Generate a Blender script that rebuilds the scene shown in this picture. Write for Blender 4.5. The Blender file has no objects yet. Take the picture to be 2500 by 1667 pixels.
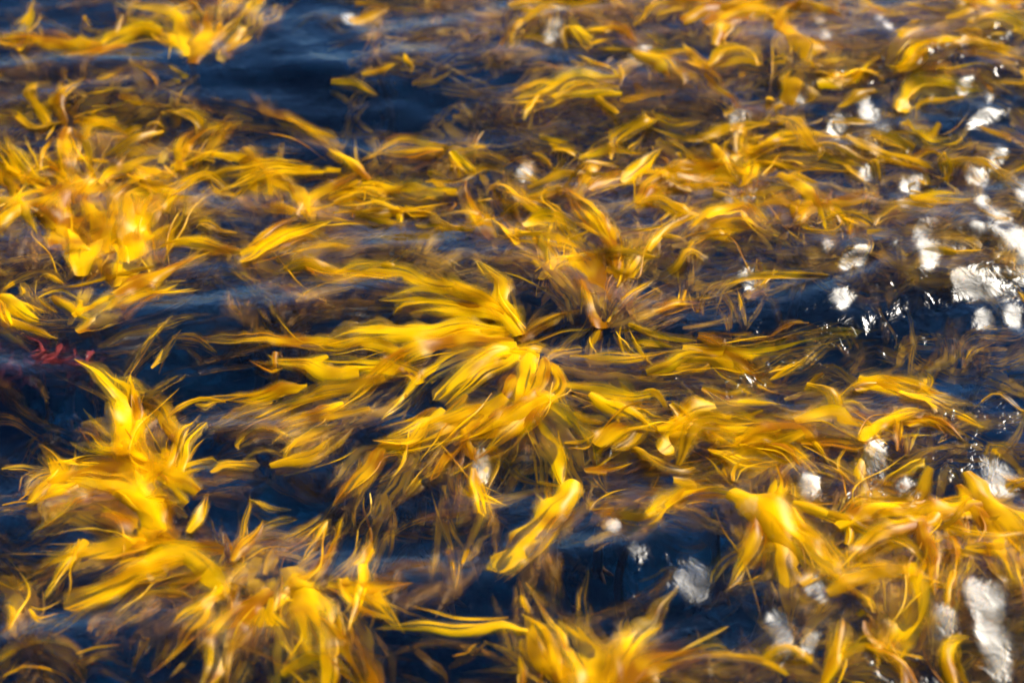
import bpy, math, random
import numpy as np
from mathutils import Vector

random.seed(7)
RNG = np.random.default_rng(11)
scene = bpy.context.scene
COL = scene.collection

# ------------------------------------------------------------------ camera
ELEV, DIST, SPAN = math.radians(38.0), 8.0, 3.2
LENS = 36.0 * DIST / SPAN
cam_data = bpy.data.cameras.new("camera")
cam = bpy.data.objects.new("camera", cam_data)
COL.objects.link(cam)
CAM = np.array([0.0, -DIST * math.cos(ELEV), DIST * math.sin(ELEV)])
cam.location = CAM
cam.rotation_euler = (math.pi / 2 - ELEV, 0, 0)
cam_data.sensor_width = 36.0
cam_data.lens = LENS
cam_data.clip_end = 2000.0
cam_data.dof.use_dof = True
cam_data.dof.focus_distance = 7.85
cam_data.dof.aperture_fstop = 1.2
scene.camera = cam

# ------------------------------------------------------------------ sky, sun, exposure
SUN_EL, SUN_AZ = math.radians(40.0), math.radians(39.0)     # ahead of the camera, to the right
world = bpy.data.worlds.new("World")
scene.world = world
world.use_nodes = True
wn = world.node_tree
sky = wn.nodes.new("ShaderNodeTexSky")
sky.sky_type = 'NISHITA'
sky.sun_disc = False
sky.sun_elevation = SUN_EL
sky.sun_rotation = SUN_AZ
sky.air_density = 1.0
sky.dust_density = 0.0
sky.ozone_density = 10.0
wn.links.new(sky.outputs[0], wn.nodes["Background"].inputs[0])
wn.nodes["Background"].inputs[1].default_value = 0.075
sun_data = bpy.data.lights.new("sun", 'SUN')
sun_data.energy = 5.0
sun_data.angle = math.radians(0.5)
sun_data.color = (1.0, 0.91, 0.77)
sun = bpy.data.objects.new("sun", sun_data)
COL.objects.link(sun)
SUN_DIR = Vector((math.sin(SUN_AZ) * math.cos(SUN_EL), math.cos(SUN_AZ) * math.cos(SUN_EL), math.sin(SUN_EL)))
sun.rotation_euler = (-SUN_DIR).to_track_quat('-Z', 'Y').to_euler()

scene.view_settings.view_transform = 'Standard'
scene.view_settings.look = 'None'
scene.view_settings.gamma = 1.0
scene.view_settings.exposure = 1.68
scene.render.engine = 'CYCLES'
scene.cycles.use_denoising = True
scene.cycles.use_adaptive_sampling = True
scene.cycles.adaptive_threshold = 0.05
scene.cycles.max_bounces = 6
scene.cycles.diffuse_bounces = 2
scene.cycles.glossy_bounces = 3
scene.cycles.transparent_max_bounces = 12
scene.cycles.transmission_bounces = 4
scene.cycles.sample_clamp_indirect = 4.0

# ------------------------------------------------------------------ picture to place
IMG_W, IMG_H = 2500.0, 1667.0
FWD = np.array([0.0, math.cos(ELEV), -math.sin(ELEV)])
UPV = np.array([0.0, math.sin(ELEV), math.cos(ELEV)])


def spot(px, py, z=0.0):
    """the point at height z that lies where the photograph shows pixel (px, py)"""
    u = (px - IMG_W / 2) / IMG_W * SPAN / DIST
    v = -(py - IMG_H / 2) / IMG_W * SPAN / DIST
    d = FWD + np.array([u, 0, 0]) + UPV * v
    t = (z - CAM[2]) / d[2]
    return CAM + d * t


# ------------------------------------------------------------------ the sea's own shape
WAVES = []
for lam, amp, ang, n in ((1.3, 0.016, 100, 2), (0.62, 0.0085, 96, 4), (0.33, 0.0038, 88, 5), (0.19, 0.0016, 100, 5)):
    for k in range(n):
        a = math.radians(ang + RNG.normal(0, 24))
        l = lam * RNG.uniform(0.8, 1.25)
        WAVES.append((2 * math.pi / l * math.cos(a), 2 * math.pi / l * math.sin(a), amp * RNG.uniform(0.6, 1.1), RNG.uniform(0, 6.28)))
CHOP = []
for k in range(16):
    a = RNG.uniform(0, 6.28)
    l = RNG.uniform(0.09, 0.30)
    CHOP.append((2 * math.pi / l * math.cos(a), 2 * math.pi / l * math.sin(a), l * 0.012, RNG.uniform(0, 6.28)))
# ripples added to make sun glints in these places (x, y in the photograph's pixels, radius in metres, strength)
GLINT_SPOTS = [(2440, 500, .20, 1.1), (2440, 690, .22, 1.1), (2350, 600, .16, 1.1), (2400, 770, .13, .9), (2270, 640, .10, 1.), (2075, 640, .09, 1.), (1975, 575, .07, .9), (1980, 80, .09, 1.),
         (2060, 255, .15, 1.1), (2090, 300, .10, 1.), (1800, 690, .07, .9), (1555, 140, .06, 1.), (1225, 1130, .08, 1.1), (1990, 1540, .11, 1.2),
         (1910, 1530, .06, 1.), (2400, 1480, .15, 1.15), (2470, 1540, .1, 1.1), (1960, 1190, .06, 1.), (2170, 1140, .07, 1.), (2210, 1190, .06, 1.),
         (1510, 1255, .07, .9), (1555, 1350, .06, .9), (2380, 250, .12, .9), (2095, 410, .07, 1.), (1770, 270, .10, .9), (1350, 75, .05, .8), (860, 40, .05, 1.2),
         (2440, 370, .05, 1.), (1735, 1405, .07, 1.), (1985, 1430, .06, 1.), (2020, 1440, .05, 1.), (2200, 50, .10, .9), (2260, 480, .09, .9), (2050, 740, .06, .9), (1840, 1240, .05, .9),
         (2440, 1160, .06, .9), (1800, 470, .05, .9), (1290, 410, .05, 1.)]
GLINT_XY = []
for _x, _y, _r, _s in GLINT_SPOTS:                       # each glint area is built from many small round wavelets
    _c = spot(_x, _y)[:2]
    for _k in range(max(1, int(round((_r / 0.060) ** 2 * 0.85)))):
        _a, _d = RNG.uniform(0, 6.28), _r * math.sqrt(RNG.uniform(0, 1)) * (0.95 if _r > 0.06 else 0.25)
        GLINT_XY.append((_c + np.array([_d * math.cos(_a), 1.4 * _d * math.sin(_a)]), RNG.uniform(0.032, 0.064), _s * RNG.uniform(0.65, 1.0)))


def facing(c):
    """slope given to a wavelet at c to throw the sun at the camera"""
    v = CAM - np.array([c[0], c[1], 0.0]); v /= np.linalg.norm(v)
    n = v + np.array(SUN_DIR)
    return -n[0] / n[2], -n[1] / n[2]


_GC = np.array([g[0] for g in GLINT_XY]); _GR = np.array([g[1] for g in GLINT_XY]); _GS = np.array([g[2] for g in GLINT_XY])
_GF = np.array([facing(g[0]) for g in GLINT_XY])


def glint_ripples(x, y):
    """(how ruffled the water is, height of the wavelets there)"""
    shape = np.shape(x)
    x = np.ravel(x).astype(float); y = np.ravel(y).astype(float)
    m = np.zeros_like(x); h = np.zeros_like(x)
    for k in range(len(_GR)):
        (cx, cy), r, s = _GC[k], _GR[k], _GS[k]
        i = np.nonzero((np.abs(x - cx) < 3 * r) & (np.abs(y - cy) < 4.5 * r))[0] if len(x) > 400 else slice(None)
        dx, dy = x[i] - cx, y[i] - cy
        m[i] = np.maximum(m[i], s * np.exp(-(dx / r) ** 2 - (dy / (1.5 * r)) ** 2))
        h[i] += 0.75 * min(s, 1.0) * (_GF[k, 0] * dx + _GF[k, 1] * dy) * np.exp(-(dx / r) ** 2 - (dy / (1.3 * r)) ** 2)
    return m.reshape(shape), h.reshape(shape)


def glint_ripples_few(x, y):
    """the same for a handful of points at once"""
    dx = x[:, None] - _GC[None, :, 0]; dy = y[:, None] - _GC[None, :, 1]
    m = (_GS * np.exp(-(dx / _GR) ** 2 - (dy / (1.5 * _GR)) ** 2)).max(1)
    h = (0.75 * np.minimum(_GS, 1) * (_GF[:, 0] * dx + _GF[:, 1] * dy) * np.exp(-(dx / _GR) ** 2 - (dy / (1.3 * _GR)) ** 2)).sum(1)
    return m, h


def glint_mask(x, y):
    return (glint_ripples_few(x, y) if np.ndim(x) == 1 and len(x) < 400 else glint_ripples(x, y))[0]


def swell(x, y):
    """the long waves alone, which limp fronds ride on"""
    x = np.asarray(x, float); y = np.asarray(y, float)
    wx = x + 0.10 * np.sin(1.7 * y + 0.6) + 0.05 * np.sin(4.1 * y + 2.2 * x)
    wy = y + 0.12 * np.sin(1.3 * x + 1.1) + 0.05 * np.sin(3.7 * x - 1.9 * y)
    h = np.zeros_like(x)
    for kx, ky, a, p in WAVES[:6]:
        h = h + a * np.sin(kx * wx + ky * wy + p)
    return h * 0.7


def sea(x, y):
    x = np.asarray(x, float); y = np.asarray(y, float)
    far = np.exp(-((x / 14.0) ** 2 + (y / 14.0) ** 2))
    wx = x + 0.10 * np.sin(1.7 * y + 0.6) + 0.05 * np.sin(4.1 * y + 2.2 * x)
    wy = y + 0.12 * np.sin(1.3 * x + 1.1) + 0.05 * np.sin(3.7 * x - 1.9 * y)
    h = np.zeros_like(x)
    for kx, ky, a, p in WAVES:
        h = h + a * np.sin(kx * wx + ky * wy + p)
    c = np.zeros_like(x)
    for kx, ky, a, p in CHOP:
        c = c + a * np.sin(kx * wx + ky * wy + p)
    m, w = glint_ripples_few(x, y) if np.ndim(x) == 1 and len(x) < 400 else glint_ripples(x, y)
    return (h * 0.7 + c * (0.05 + m) + w) * far

# ------------------------------------------------------------------ materials
def nodes_of(name):
    m = bpy.data.materials.new(name)
    m.use_nodes = True
    nt = m.node_tree
    for n in list(nt.nodes):
        nt.nodes.remove(n)
    out = nt.nodes.new("ShaderNodeOutputMaterial")
    return m, nt, out


def N(nt, kind, **kw):
    n = nt.nodes.new(kind)
    for k, v in kw.items():
        if k in n.inputs:
            n.inputs[k].default_value = v
        else:
            setattr(n, k, v)
    return n


def kelp_material(name, dark, light, thin=0.12, gloss=0.16):
    """wet kelp: streaked skin that lets the sun glow through, paler and thinner towards the frilled margin"""
    m, nt, out = nodes_of(name)
    L = nt.links.new
    uv = N(nt, "ShaderNodeUVMap", uv_map="UVMap")
    info = N(nt, "ShaderNodeObjectInfo")
    off = N(nt, "ShaderNodeVectorMath", operation='MULTIPLY_ADD')
    L(uv.outputs[0], off.inputs[0])
    off.inputs[1].default_value = (2.2, 5.0, 1.0)
    comb = N(nt, "ShaderNodeCombineXYZ")
    mul = N(nt, "ShaderNodeMath", operation='MULTIPLY'); mul.inputs[1].default_value = 37.0
    L(info.outputs["Random"], mul.inputs[0])
    L(mul.outputs[0], comb.inputs[0]); L(mul.outputs[0], comb.inputs[1])
    L(comb.outputs[0], off.inputs[2])
    streak = N(nt, "ShaderNodeTexNoise", Scale=1.0, Detail=1.5, Roughness=0.5, Distortion=0.5, noise_dimensions='2D')
    L(off.outputs[0], streak.inputs["Vector"])
    geo = N(nt, "ShaderNodeNewGeometry")
    blot = N(nt, "ShaderNodeTexNoise", Scale=8.0, Detail=1.0, Roughness=0.6)
    L(geo.outputs["Position"], blot.inputs["Vector"])
    add = N(nt, "ShaderNodeMath", operation='MULTIPLY_ADD'); add.inputs[1].default_value = 0.55
    L(streak.outputs["Fac"], add.inputs[0]); L(blot.outputs["Fac"], add.inputs[2])
    rnd = N(nt, "ShaderNodeMath", operation='MULTIPLY_ADD'); rnd.inputs[1].default_value = 0.35
    L(info.outputs["Random"], rnd.inputs[0]); L(add.outputs[0], rnd.inputs[2])
    mr = N(nt, "ShaderNodeMapRange"); mr.inputs[1].default_value = 0.74; mr.inputs[2].default_value = 1.14
    L(rnd.outputs[0], mr.inputs[0])
    ramp = N(nt, "ShaderNodeMix", data_type='RGBA')
    L(mr.outputs[0], ramp.inputs[0])
    ramp.inputs[6].default_value = (*dark, 1); ramp.inputs[7].default_value = (*light, 1)
    dif = N(nt, "ShaderNodeBsdfDiffuse"); tra = N(nt, "ShaderNodeBsdfTranslucent")
    L(ramp.outputs[2], dif.inputs[0]); L(ramp.outputs[2], tra.inputs[0])
    body = N(nt, "ShaderNodeMixShader"); body.inputs[0].default_value = 0.52
    L(dif.outputs[0], body.inputs[1]); L(tra.outputs[0], body.inputs[2])
    fres = N(nt, "ShaderNodeFresnel", IOR=1.36)
    glo = N(nt, "ShaderNodeBsdfGlossy", distribution='BECKMANN', Roughness=gloss * 2.2)
    wet = N(nt, "ShaderNodeMixShader")
    film = N(nt, "ShaderNodeMath", operation='MULTIPLY'); film.inputs[1].default_value = 0.15
    L(fres.outputs[0], film.inputs[0])
    L(film.outputs[0], wet.inputs[0]); L(body.outputs[0], wet.inputs[1]); L(glo.outputs[0], wet.inputs[2])
    # the margin thins out to a clear film
    sep = N(nt, "ShaderNodeSeparateXYZ"); L(uv.outputs[0], sep.inputs[0])
    c = N(nt, "ShaderNodeMath", operation='MULTIPLY_ADD'); c.inputs[1].default_value = 2.0; c.inputs[2].default_value = -1.0
    L(sep.outputs[0], c.inputs[0])
    ab = N(nt, "ShaderNodeMath", operation='ABSOLUTE'); L(c.outputs[0], ab.inputs[0])
    wob = N(nt, "ShaderNodeMath", operation='MULTIPLY_ADD'); wob.inputs[1].default_value = 0.7
    L(streak.outputs["Fac"], wob.inputs[0]); L(ab.outputs[0], wob.inputs[2])
    em = N(nt, "ShaderNodeMapRange"); em.interpolation_type = 'SMOOTHSTEP'
    em.inputs[1].default_value = 0.68; em.inputs[2].default_value = 1.34
    em.inputs[3].default_value = thin; em.inputs[4].default_value = 0.94
    L(wob.outputs[0], em.inputs[0])
    # and towards the tip the strap frays into lengthwise ribbons
    al = N(nt, "ShaderNodeUVMap", uv_map="Along")
    asep = N(nt, "ShaderNodeSeparateXYZ"); L(al.outputs[0], asep.inputs[0])
    fine = N(nt, "ShaderNodeTexNoise", Scale=1.0, Detail=1.0, Roughness=0.6, noise_dimensions='2D')
    fsc = N(nt, "ShaderNodeVectorMath", operation='MULTIPLY'); fsc.inputs[1].default_value = (1.9, 0.6, 1.0)
    L(off.outputs[0], fsc.inputs[0]); L(fsc.outputs[0], fine.inputs["Vector"])
    fray = N(nt, "ShaderNodeMath", operation='MULTIPLY_ADD'); fray.inputs[1].default_value = 0.42
    L(asep.outputs[0], fray.inputs[0]); L(fine.outputs["Fac"], fray.inputs[2])
    fm = N(nt, "ShaderNodeMapRange"); fm.interpolation_type = 'SMOOTHSTEP'
    fm.inputs[1].default_value = 0.56; fm.inputs[2].default_value = 0.96
    fm.inputs[3].default_value = 0.0; fm.inputs[4].default_value = 0.9
    L(fray.outputs[0], fm.inputs[0])
    both = N(nt, "ShaderNodeMath", operation='MAXIMUM')
    L(em.outputs[0], both.inputs[0]); L(fm.outputs[0], both.inputs[1])
    em = both
    clear = N(nt, "ShaderNodeBsdfTransparent")
    fin = N(nt, "ShaderNodeMixShader")
    L(em.outputs[0], fin.inputs[0]); L(wet.outputs[0], fin.inputs[1]); L(clear.outputs[0], fin.inputs[2])
    L(fin.outputs[0], out.inputs[0])
    return m


MAT = {
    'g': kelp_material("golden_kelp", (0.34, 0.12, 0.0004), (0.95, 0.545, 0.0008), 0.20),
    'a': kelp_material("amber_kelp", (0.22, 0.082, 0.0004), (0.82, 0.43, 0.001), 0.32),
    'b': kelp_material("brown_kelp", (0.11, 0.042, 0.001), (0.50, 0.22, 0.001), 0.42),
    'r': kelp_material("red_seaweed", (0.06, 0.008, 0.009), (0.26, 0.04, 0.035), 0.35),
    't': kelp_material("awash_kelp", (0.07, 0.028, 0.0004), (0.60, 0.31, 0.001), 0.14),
    's': kelp_material("depth_dimmed_kelp", (0.02, 0.008, 0.0004), (0.24, 0.11, 0.001), 0.14),  # light lost with depth is put into this darker colour
}


def stipe_material():
    m, nt, out = nodes_of("stipe_skin")
    L = nt.links.new
    p = N(nt, "ShaderNodeBsdfPrincipled", Roughness=0.3)
    t = N(nt, "ShaderNodeTexNoise", Scale=30.0, Detail=4.0)
    r = N(nt, "ShaderNodeMix", data_type='RGBA')
    r.inputs[6].default_value = (0.05, 0.022, 0.006, 1); r.inputs[7].default_value = (0.16, 0.075, 0.012, 1)
    L(t.outputs["Fac"], r.inputs[0]); L(r.outputs[2], p.inputs["Base Color"])
    b = N(nt, "ShaderNodeBump", Strength=0.4, Distance=0.01)
    L(t.outputs["Fac"], b.inputs["Height"]); L(b.outputs[0], p.inputs["Normal"])
    L(p.outputs[0], out.inputs[0])
    return m


def water_material():
    m, nt, out = nodes_of("sea_water")
    L = nt.links.new
    geo = N(nt, "ShaderNodeNewGeometry")
    n1 = N(nt, "ShaderNodeTexNoise", Scale=16.0, Detail=3.0, Roughness=0.5, Distortion=0.6)
    L(geo.outputs["Position"], n1.inputs["Vector"])
    b = N(nt, "ShaderNodeBump", Strength=0.6, Distance=0.010)
    L(n1.outputs["Fac"], b.inputs["Height"])
    fr = N(nt, "ShaderNodeFresnel", IOR=1.333); L(b.outputs[0], fr.inputs["Normal"])
    gl = N(nt, "ShaderNodeBsdfGlossy", distribution='BECKMANN', Roughness=0.25); L(b.outputs[0], gl.inputs["Normal"])
    ga = N(nt, "ShaderNodeAttribute", attribute_name="glint_ripple")             # rougher at the added glint ripples, to soften the sun's reflection
    gr = N(nt, "ShaderNodeMapRange"); gr.inputs[2].default_value = 0.75; gr.inputs[3].default_value = 0.24; gr.inputs[4].default_value = 0.50
    L(ga.outputs["Fac"], gr.inputs[0]); L(gr.outputs[0], gl.inputs["Roughness"])
    rf = N(nt, "ShaderNodeBsdfRefraction", Roughness=0.06, IOR=1.333); L(b.outputs[0], rf.inputs["Normal"])
    rf.inputs[0].default_value = (0.93, 0.97, 1, 1)
    tr = N(nt, "ShaderNodeBsdfTransparent"); tr.inputs[0].default_value = (0.93, 0.97, 1, 1)
    mx = N(nt, "ShaderNodeMixShader"); mx.inputs[0].default_value = 0.48
    L(rf.outputs[0], mx.inputs[1]); L(tr.outputs[0], mx.inputs[2])
    fin = N(nt, "ShaderNodeMixShader")
    L(fr.outputs[0], fin.inputs[0]); L(mx.outputs[0], fin.inputs[1]); L(gl.outputs[0], fin.inputs[2])
    L(fin.outputs[0], out.inputs[0])
    return m


def rock_material():
    m, nt, out = nodes_of("rock_upwelling_blue")
    L = nt.links.new
    geo = N(nt, "ShaderNodeNewGeometry")
    t = N(nt, "ShaderNodeTexNoise", Scale=5.0, Detail=6.0, Roughness=0.6)
    L(geo.outputs["Position"], t.inputs["Vector"])
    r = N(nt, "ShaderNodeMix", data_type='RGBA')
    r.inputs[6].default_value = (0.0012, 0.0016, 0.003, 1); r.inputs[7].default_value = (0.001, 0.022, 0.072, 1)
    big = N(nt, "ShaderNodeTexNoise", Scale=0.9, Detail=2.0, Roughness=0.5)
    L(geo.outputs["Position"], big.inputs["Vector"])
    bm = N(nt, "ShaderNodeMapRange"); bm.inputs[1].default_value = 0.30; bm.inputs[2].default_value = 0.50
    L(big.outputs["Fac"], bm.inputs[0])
    # upwelling blue of deep water put into the colour, weaker farther out
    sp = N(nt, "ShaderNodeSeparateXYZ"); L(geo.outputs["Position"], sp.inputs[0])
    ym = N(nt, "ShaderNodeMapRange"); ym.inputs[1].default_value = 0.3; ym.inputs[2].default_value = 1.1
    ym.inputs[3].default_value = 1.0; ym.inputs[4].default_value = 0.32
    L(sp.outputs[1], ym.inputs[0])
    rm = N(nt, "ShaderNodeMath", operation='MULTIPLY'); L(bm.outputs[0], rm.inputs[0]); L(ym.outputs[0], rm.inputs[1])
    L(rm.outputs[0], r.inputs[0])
    p = N(nt, "ShaderNodeBsdfDiffuse")
    L(r.outputs[2], p.inputs["Color"])
    b = N(nt, "ShaderNodeBump", Strength=0.8, Distance=0.05)
    L(t.outputs["Fac"], b.inputs["Height"]); L(b.outputs[0], p.inputs["Normal"])
    L(p.outputs[0], out.inputs[0])
    return m


MAT['stipe'] = stipe_material()
MAT['water'] = water_material()
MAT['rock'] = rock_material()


# ------------------------------------------------------------------ mesh helpers
def link_mesh(name, verts, faces, mat, parent=None, uvs=None):
    me = bpy.data.meshes.new(name)
    verts = np.ascontiguousarray(verts, dtype=np.float32)
    faces = np.ascontiguousarray(faces, dtype=np.int32)
    me.vertices.add(len(verts)); me.vertices.foreach_set("co", verts.ravel())
    nf, k = faces.shape
    me.loops.add(nf * k); me.loops.foreach_set("vertex_index", faces.ravel())
    me.polygons.add(nf)
    me.polygons.foreach_set("loop_start", np.arange(0, nf * k, k, dtype=np.int32))
    me.polygons.foreach_set("loop_total", np.full(nf, k, dtype=np.int32))
    me.polygons.foreach_set("use_smooth", np.ones(nf, dtype=bool))
    if uvs is not None:
        ul = me.uv_layers.new(name="UVMap")
        uvs = np.asarray(uvs, np.float32)
        ul.data.foreach_set("uv", np.ascontiguousarray(uvs[:, :2][faces.ravel()]).ravel())
        if uvs.shape[1] > 2:
            u2 = me.uv_layers.new(name="Along")
            u2.data.foreach_set("uv", np.ascontiguousarray(uvs[:, 2:4][faces.ravel()]).ravel())
    me.update(calc_edges=True)
    me.materials.append(mat)
    o = bpy.data.objects.new(name, me)
    COL.objects.link(o)
    if parent is not None:
        o.parent = parent
        o.matrix_parent_inverse = parent_inverse(parent)
    return o


def parent_inverse(p):
    from mathutils import Matrix
    return Matrix.Translation(-p.location)


def grid_faces(n, m):
    i = np.arange(n - 1)[:, None]; j = np.arange(m - 1)[None, :]
    a = (i * m + j).ravel()
    return np.stack([a, a + 1, a + m + 1, a + m], 1)


def growing(core, step, far, centre=0.0):
    c = np.arange(-core, core + step / 2, step)
    out, s, x = [], step, core
    while x < far:
        s *= 1.35; x += s; out.append(x)
    o = np.array(out)
    return np.concatenate([-o[::-1], c, o]) + centre


def sheet(name, xs, ys, height, mat):
    X, Y = np.meshgrid(xs, ys, indexing='ij')
    Z = height(X, Y)
    v = np.stack([X.ravel(), Y.ravel(), Z.ravel()], 1)
    o = link_mesh(name, v, grid_faces(len(xs), len(ys))[:, ::-1], mat)
    return o


def smooth_path(pts, n):
    """Catmull-Rom through the points, resampled to n evenly spaced ones"""
    p = np.asarray(pts, float)
    if len(p) == 2:
        mid = (p[0] + p[1]) / 2
        p = np.stack([p[0], mid, p[1]])
    q = np.vstack([2 * p[0] - p[1], p, 2 * p[-1] - p[-2]])
    out = []
    for i in range(1, len(q) - 2):
        t = np.linspace(0, 1, 14, endpoint=False)[:, None]
        a, b, c, d = q[i - 1], q[i], q[i + 1], q[i + 2]
        out.append(0.5 * (2 * b + (c - a) * t + (2 * a - 5 * b + 4 * c - d) * t ** 2 + (3 * b - a - 3 * c + d) * t ** 3))
    out = np.vstack(out + [p[-1:]])
    s = np.concatenate([[0], np.cumsum(np.linalg.norm(np.diff(out, axis=0), axis=1))])
    k = np.linspace(0, s[-1], n)
    return np.stack([np.interp(k, s, out[:, j]) for j in range(3)], 1), s[-1]


def ripple_sum(s, rng, f0, n=3):
    r = np.zeros_like(s)
    for k in range(n):
        r = r + rng.uniform(0.5, 1.0) / (k + 1) * np.sin(s * f0 * (k + 1) * rng.uniform(0.7, 1.3) + rng.uniform(0, 6.28))
    return r


def blade_arrays(pts, width, rng, lift=0.015, ruffle=1.0, tilt=None, across=7, blunt=None, float_on=True, limp=1.0):
    """a limp strap: its spine runs through pts (plan), it floats lift metres off the sea, leans, twists and frills"""
    p = np.asarray(pts, float)
    if float_on:                                   # the last of a blade tapers away past its broad end
        p = p.copy()
        p[-1] = p[-1] + (p[-1] - p[-2]) / (np.linalg.norm(p[-1] - p[-2]) + 1e-9) * min(0.12 * np.linalg.norm(np.diff(p, axis=0), axis=1).sum(), 0.06)
    plen = np.linalg.norm(np.diff(p, axis=0), axis=1).sum()
    n = int(np.clip(plen / 0.022, 9, 44))
    c, length = smooth_path(p, n)
    s = np.linspace(0, 1, n)
    arc = s * length
    if float_on:
        c[:, 2] += 0.65 * swell(c[:, 0], c[:, 1]) + 0.35 * sea(c[:, 0], c[:, 1]) + lift
        c[:, 2] += 0.007 * ruffle * ripple_sum(arc, rng, 9.0)
    d0 = p[-1] - p[0]
    across_v = np.array([-d0[1], d0[0], 0]); across_v /= np.linalg.norm(across_v) + 1e-9
    c = c + across_v * (min(0.10 * width, 0.006) * ripple_sum(arc, rng, 17.0, 3) * np.clip(s * 4, 0, 1))[:, None]
    t = np.gradient(c, axis=0); t /= np.linalg.norm(t, axis=1)[:, None]
    side = np.cross(t, np.array([0, 0, 1.0])); side /= np.linalg.norm(side, axis=1)[:, None] + 1e-9
    nor = np.cross(side, t)
    # lean: the broad face turns a little towards the sun's side or away, and twists along the strap
    if tilt is None:
        tilt = rng.uniform(0.1, 0.55)
    lean = np.where(side[:, 1] > 0, 1.0, -1.0) * np.abs(side[:, 1])      # +1 where the side vector points away from the viewer
    th = lean * tilt + limp * (0.5 if width < 0.11 else 0.28) * ripple_sum(arc, rng, 5.0, 2)
    S = side * np.cos(th)[:, None] + nor * np.sin(th)[:, None]
    Nn = -side * np.sin(th)[:, None] + nor * np.cos(th)[:, None]
    base = 0.42 + 0.58 * np.clip(s / 0.3, 0, 1) ** 0.8
    if blunt is None:
        blunt = rng.random() < 0.2
    tip = np.clip((1 - s) / (0.10 if blunt else rng.uniform(0.3, 0.6)), 0, 1) ** (0.5 if blunt else 0.85)
    prof = base * np.maximum(tip, 0.03) * (1 + 0.14 * ripple_sum(arc, rng, 14.0, 2))
    u = np.linspace(-1, 1, across)
    half = 0.5 * width * prof
    fr = rng.uniform(45, 85) * (0.05 / max(width, 0.03)) ** 0.4
    ph = rng.uniform(0, 6.28, 2)
    frill_l = np.sin(arc * fr + ph[0] + 1.3 * np.sin(arc * fr * 0.37))
    frill_r = np.sin(arc * fr * 1.13 + ph[1] + 1.3 * np.sin(arc * fr * 0.29))
    amp = 0.14 * half * ruffle
    curl = limp * rng.uniform(-0.6, 0.6)
    V = np.zeros((n, across, 3))
    for j, uu in enumerate(u):
        fr_ = (frill_l if uu < 0 else frill_r) * abs(uu) ** 1.6
        lift_ = amp * fr_ * 1.6 - curl * half * (uu * uu - 0.3) + 0.05 * half * np.sin(3.0 * uu + arc * 22 + ph[0])
        wide = half * uu * (1 + 0.07 * fr_)
        V[:, j] = c + S * wide[:, None] + Nn * lift_[:, None]
    uv = np.stack(np.meshgrid(arc * 1.0, (u + 1) / 2, indexing='ij'), -1)[..., ::-1].reshape(-1, 2)
    uv2 = np.stack(np.meshgrid(s, u, indexing='ij'), -1).reshape(-1, 2)
    return V.reshape(-1, 3), grid_faces(n, across), np.hstack([uv, uv2])


def tube_arrays(pts, radii, sides=7):
    p, _ = smooth_path(pts, max(6, 4 * len(pts)))
    n = len(p)
    r = np.interp(np.linspace(0, 1, n), np.linspace(0, 1, len(radii)), radii)
    t = np.gradient(p, axis=0); t /= np.linalg.norm(t, axis=1)[:, None]
    a = np.cross(t, np.array([0.3, 0.9, 0.1])); a /= np.linalg.norm(a, axis=1)[:, None]
    b = np.cross(t, a)
    ang = np.linspace(0, 2 * math.pi, sides, endpoint=False)
    V = p[:, None, :] + r[:, None, None] * (a[:, None, :] * np.cos(ang)[None, :, None] + b[:, None, :] * np.sin(ang)[None, :, None])
    f = []
    for i in range(n - 1):
        for j in range(sides):
            k = (j + 1) % sides
            f.append((i * sides + j, i * sides + k, (i + 1) * sides + k, (i + 1) * sides + j))
    return V.reshape(-1, 3), np.array(f)


# ------------------------------------------------------------------ the setting
water = sheet("water", growing(2.5, 0.0125, 260), growing(3.6, 0.016, 260, 0.3), sea, MAT['water'])
water["kind"] = "structure"
_co = np.zeros(len(water.data.vertices) * 3, np.float32)
water.data.vertices.foreach_get("co", _co)
_co = _co.reshape(-1, 3).astype(float)
_at = water.data.attributes.new("glint_ripple", 'FLOAT', 'POINT')
_at.data.foreach_set("value", glint_mask(_co[:, 0], _co[:, 1]).astype(np.float32))


def bottom(x, y):
    return (-0.62 + 0.10 * np.sin(2.1 * x + 0.7 * y) * np.sin(1.7 * y - 0.4 * x) + 0.06 * np.sin(5.3 * x + 1.0) * np.sin(4.1 * y + 2.0)
            + 0.025 * np.sin(13 * x + 3 * y) * np.sin(11 * y - 2 * x))


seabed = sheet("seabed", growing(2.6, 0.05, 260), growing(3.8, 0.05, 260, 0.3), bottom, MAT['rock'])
seabed["kind"] = "structure"

# ------------------------------------------------------------------ kelp plants
# Each plant: name, label, part of the photograph it was measured in, foot of its fan, then its blades from foot to tip
# (points, apparent width w, and look: g golden and afloat, a amber and just awash, b brown and sunk, d deeper still).
FRAME = {'A': (0, 0, 2.8), 'B': (833, 0, 2.8), 'C': (1666, 0, 2.8), 'D': (0, 500, 2.8), 'E': (833, 500, 2.8), 'F': (1666, 500, 2.8),
         'G': (0, 1000, 2.35), 'H': (833, 1000, 2.35), 'I': (1666, 1000, 2.35)}
PLANTS = []


def P(label, region, root, blades):
    PLANTS.append((label, region, root, blades))


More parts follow.
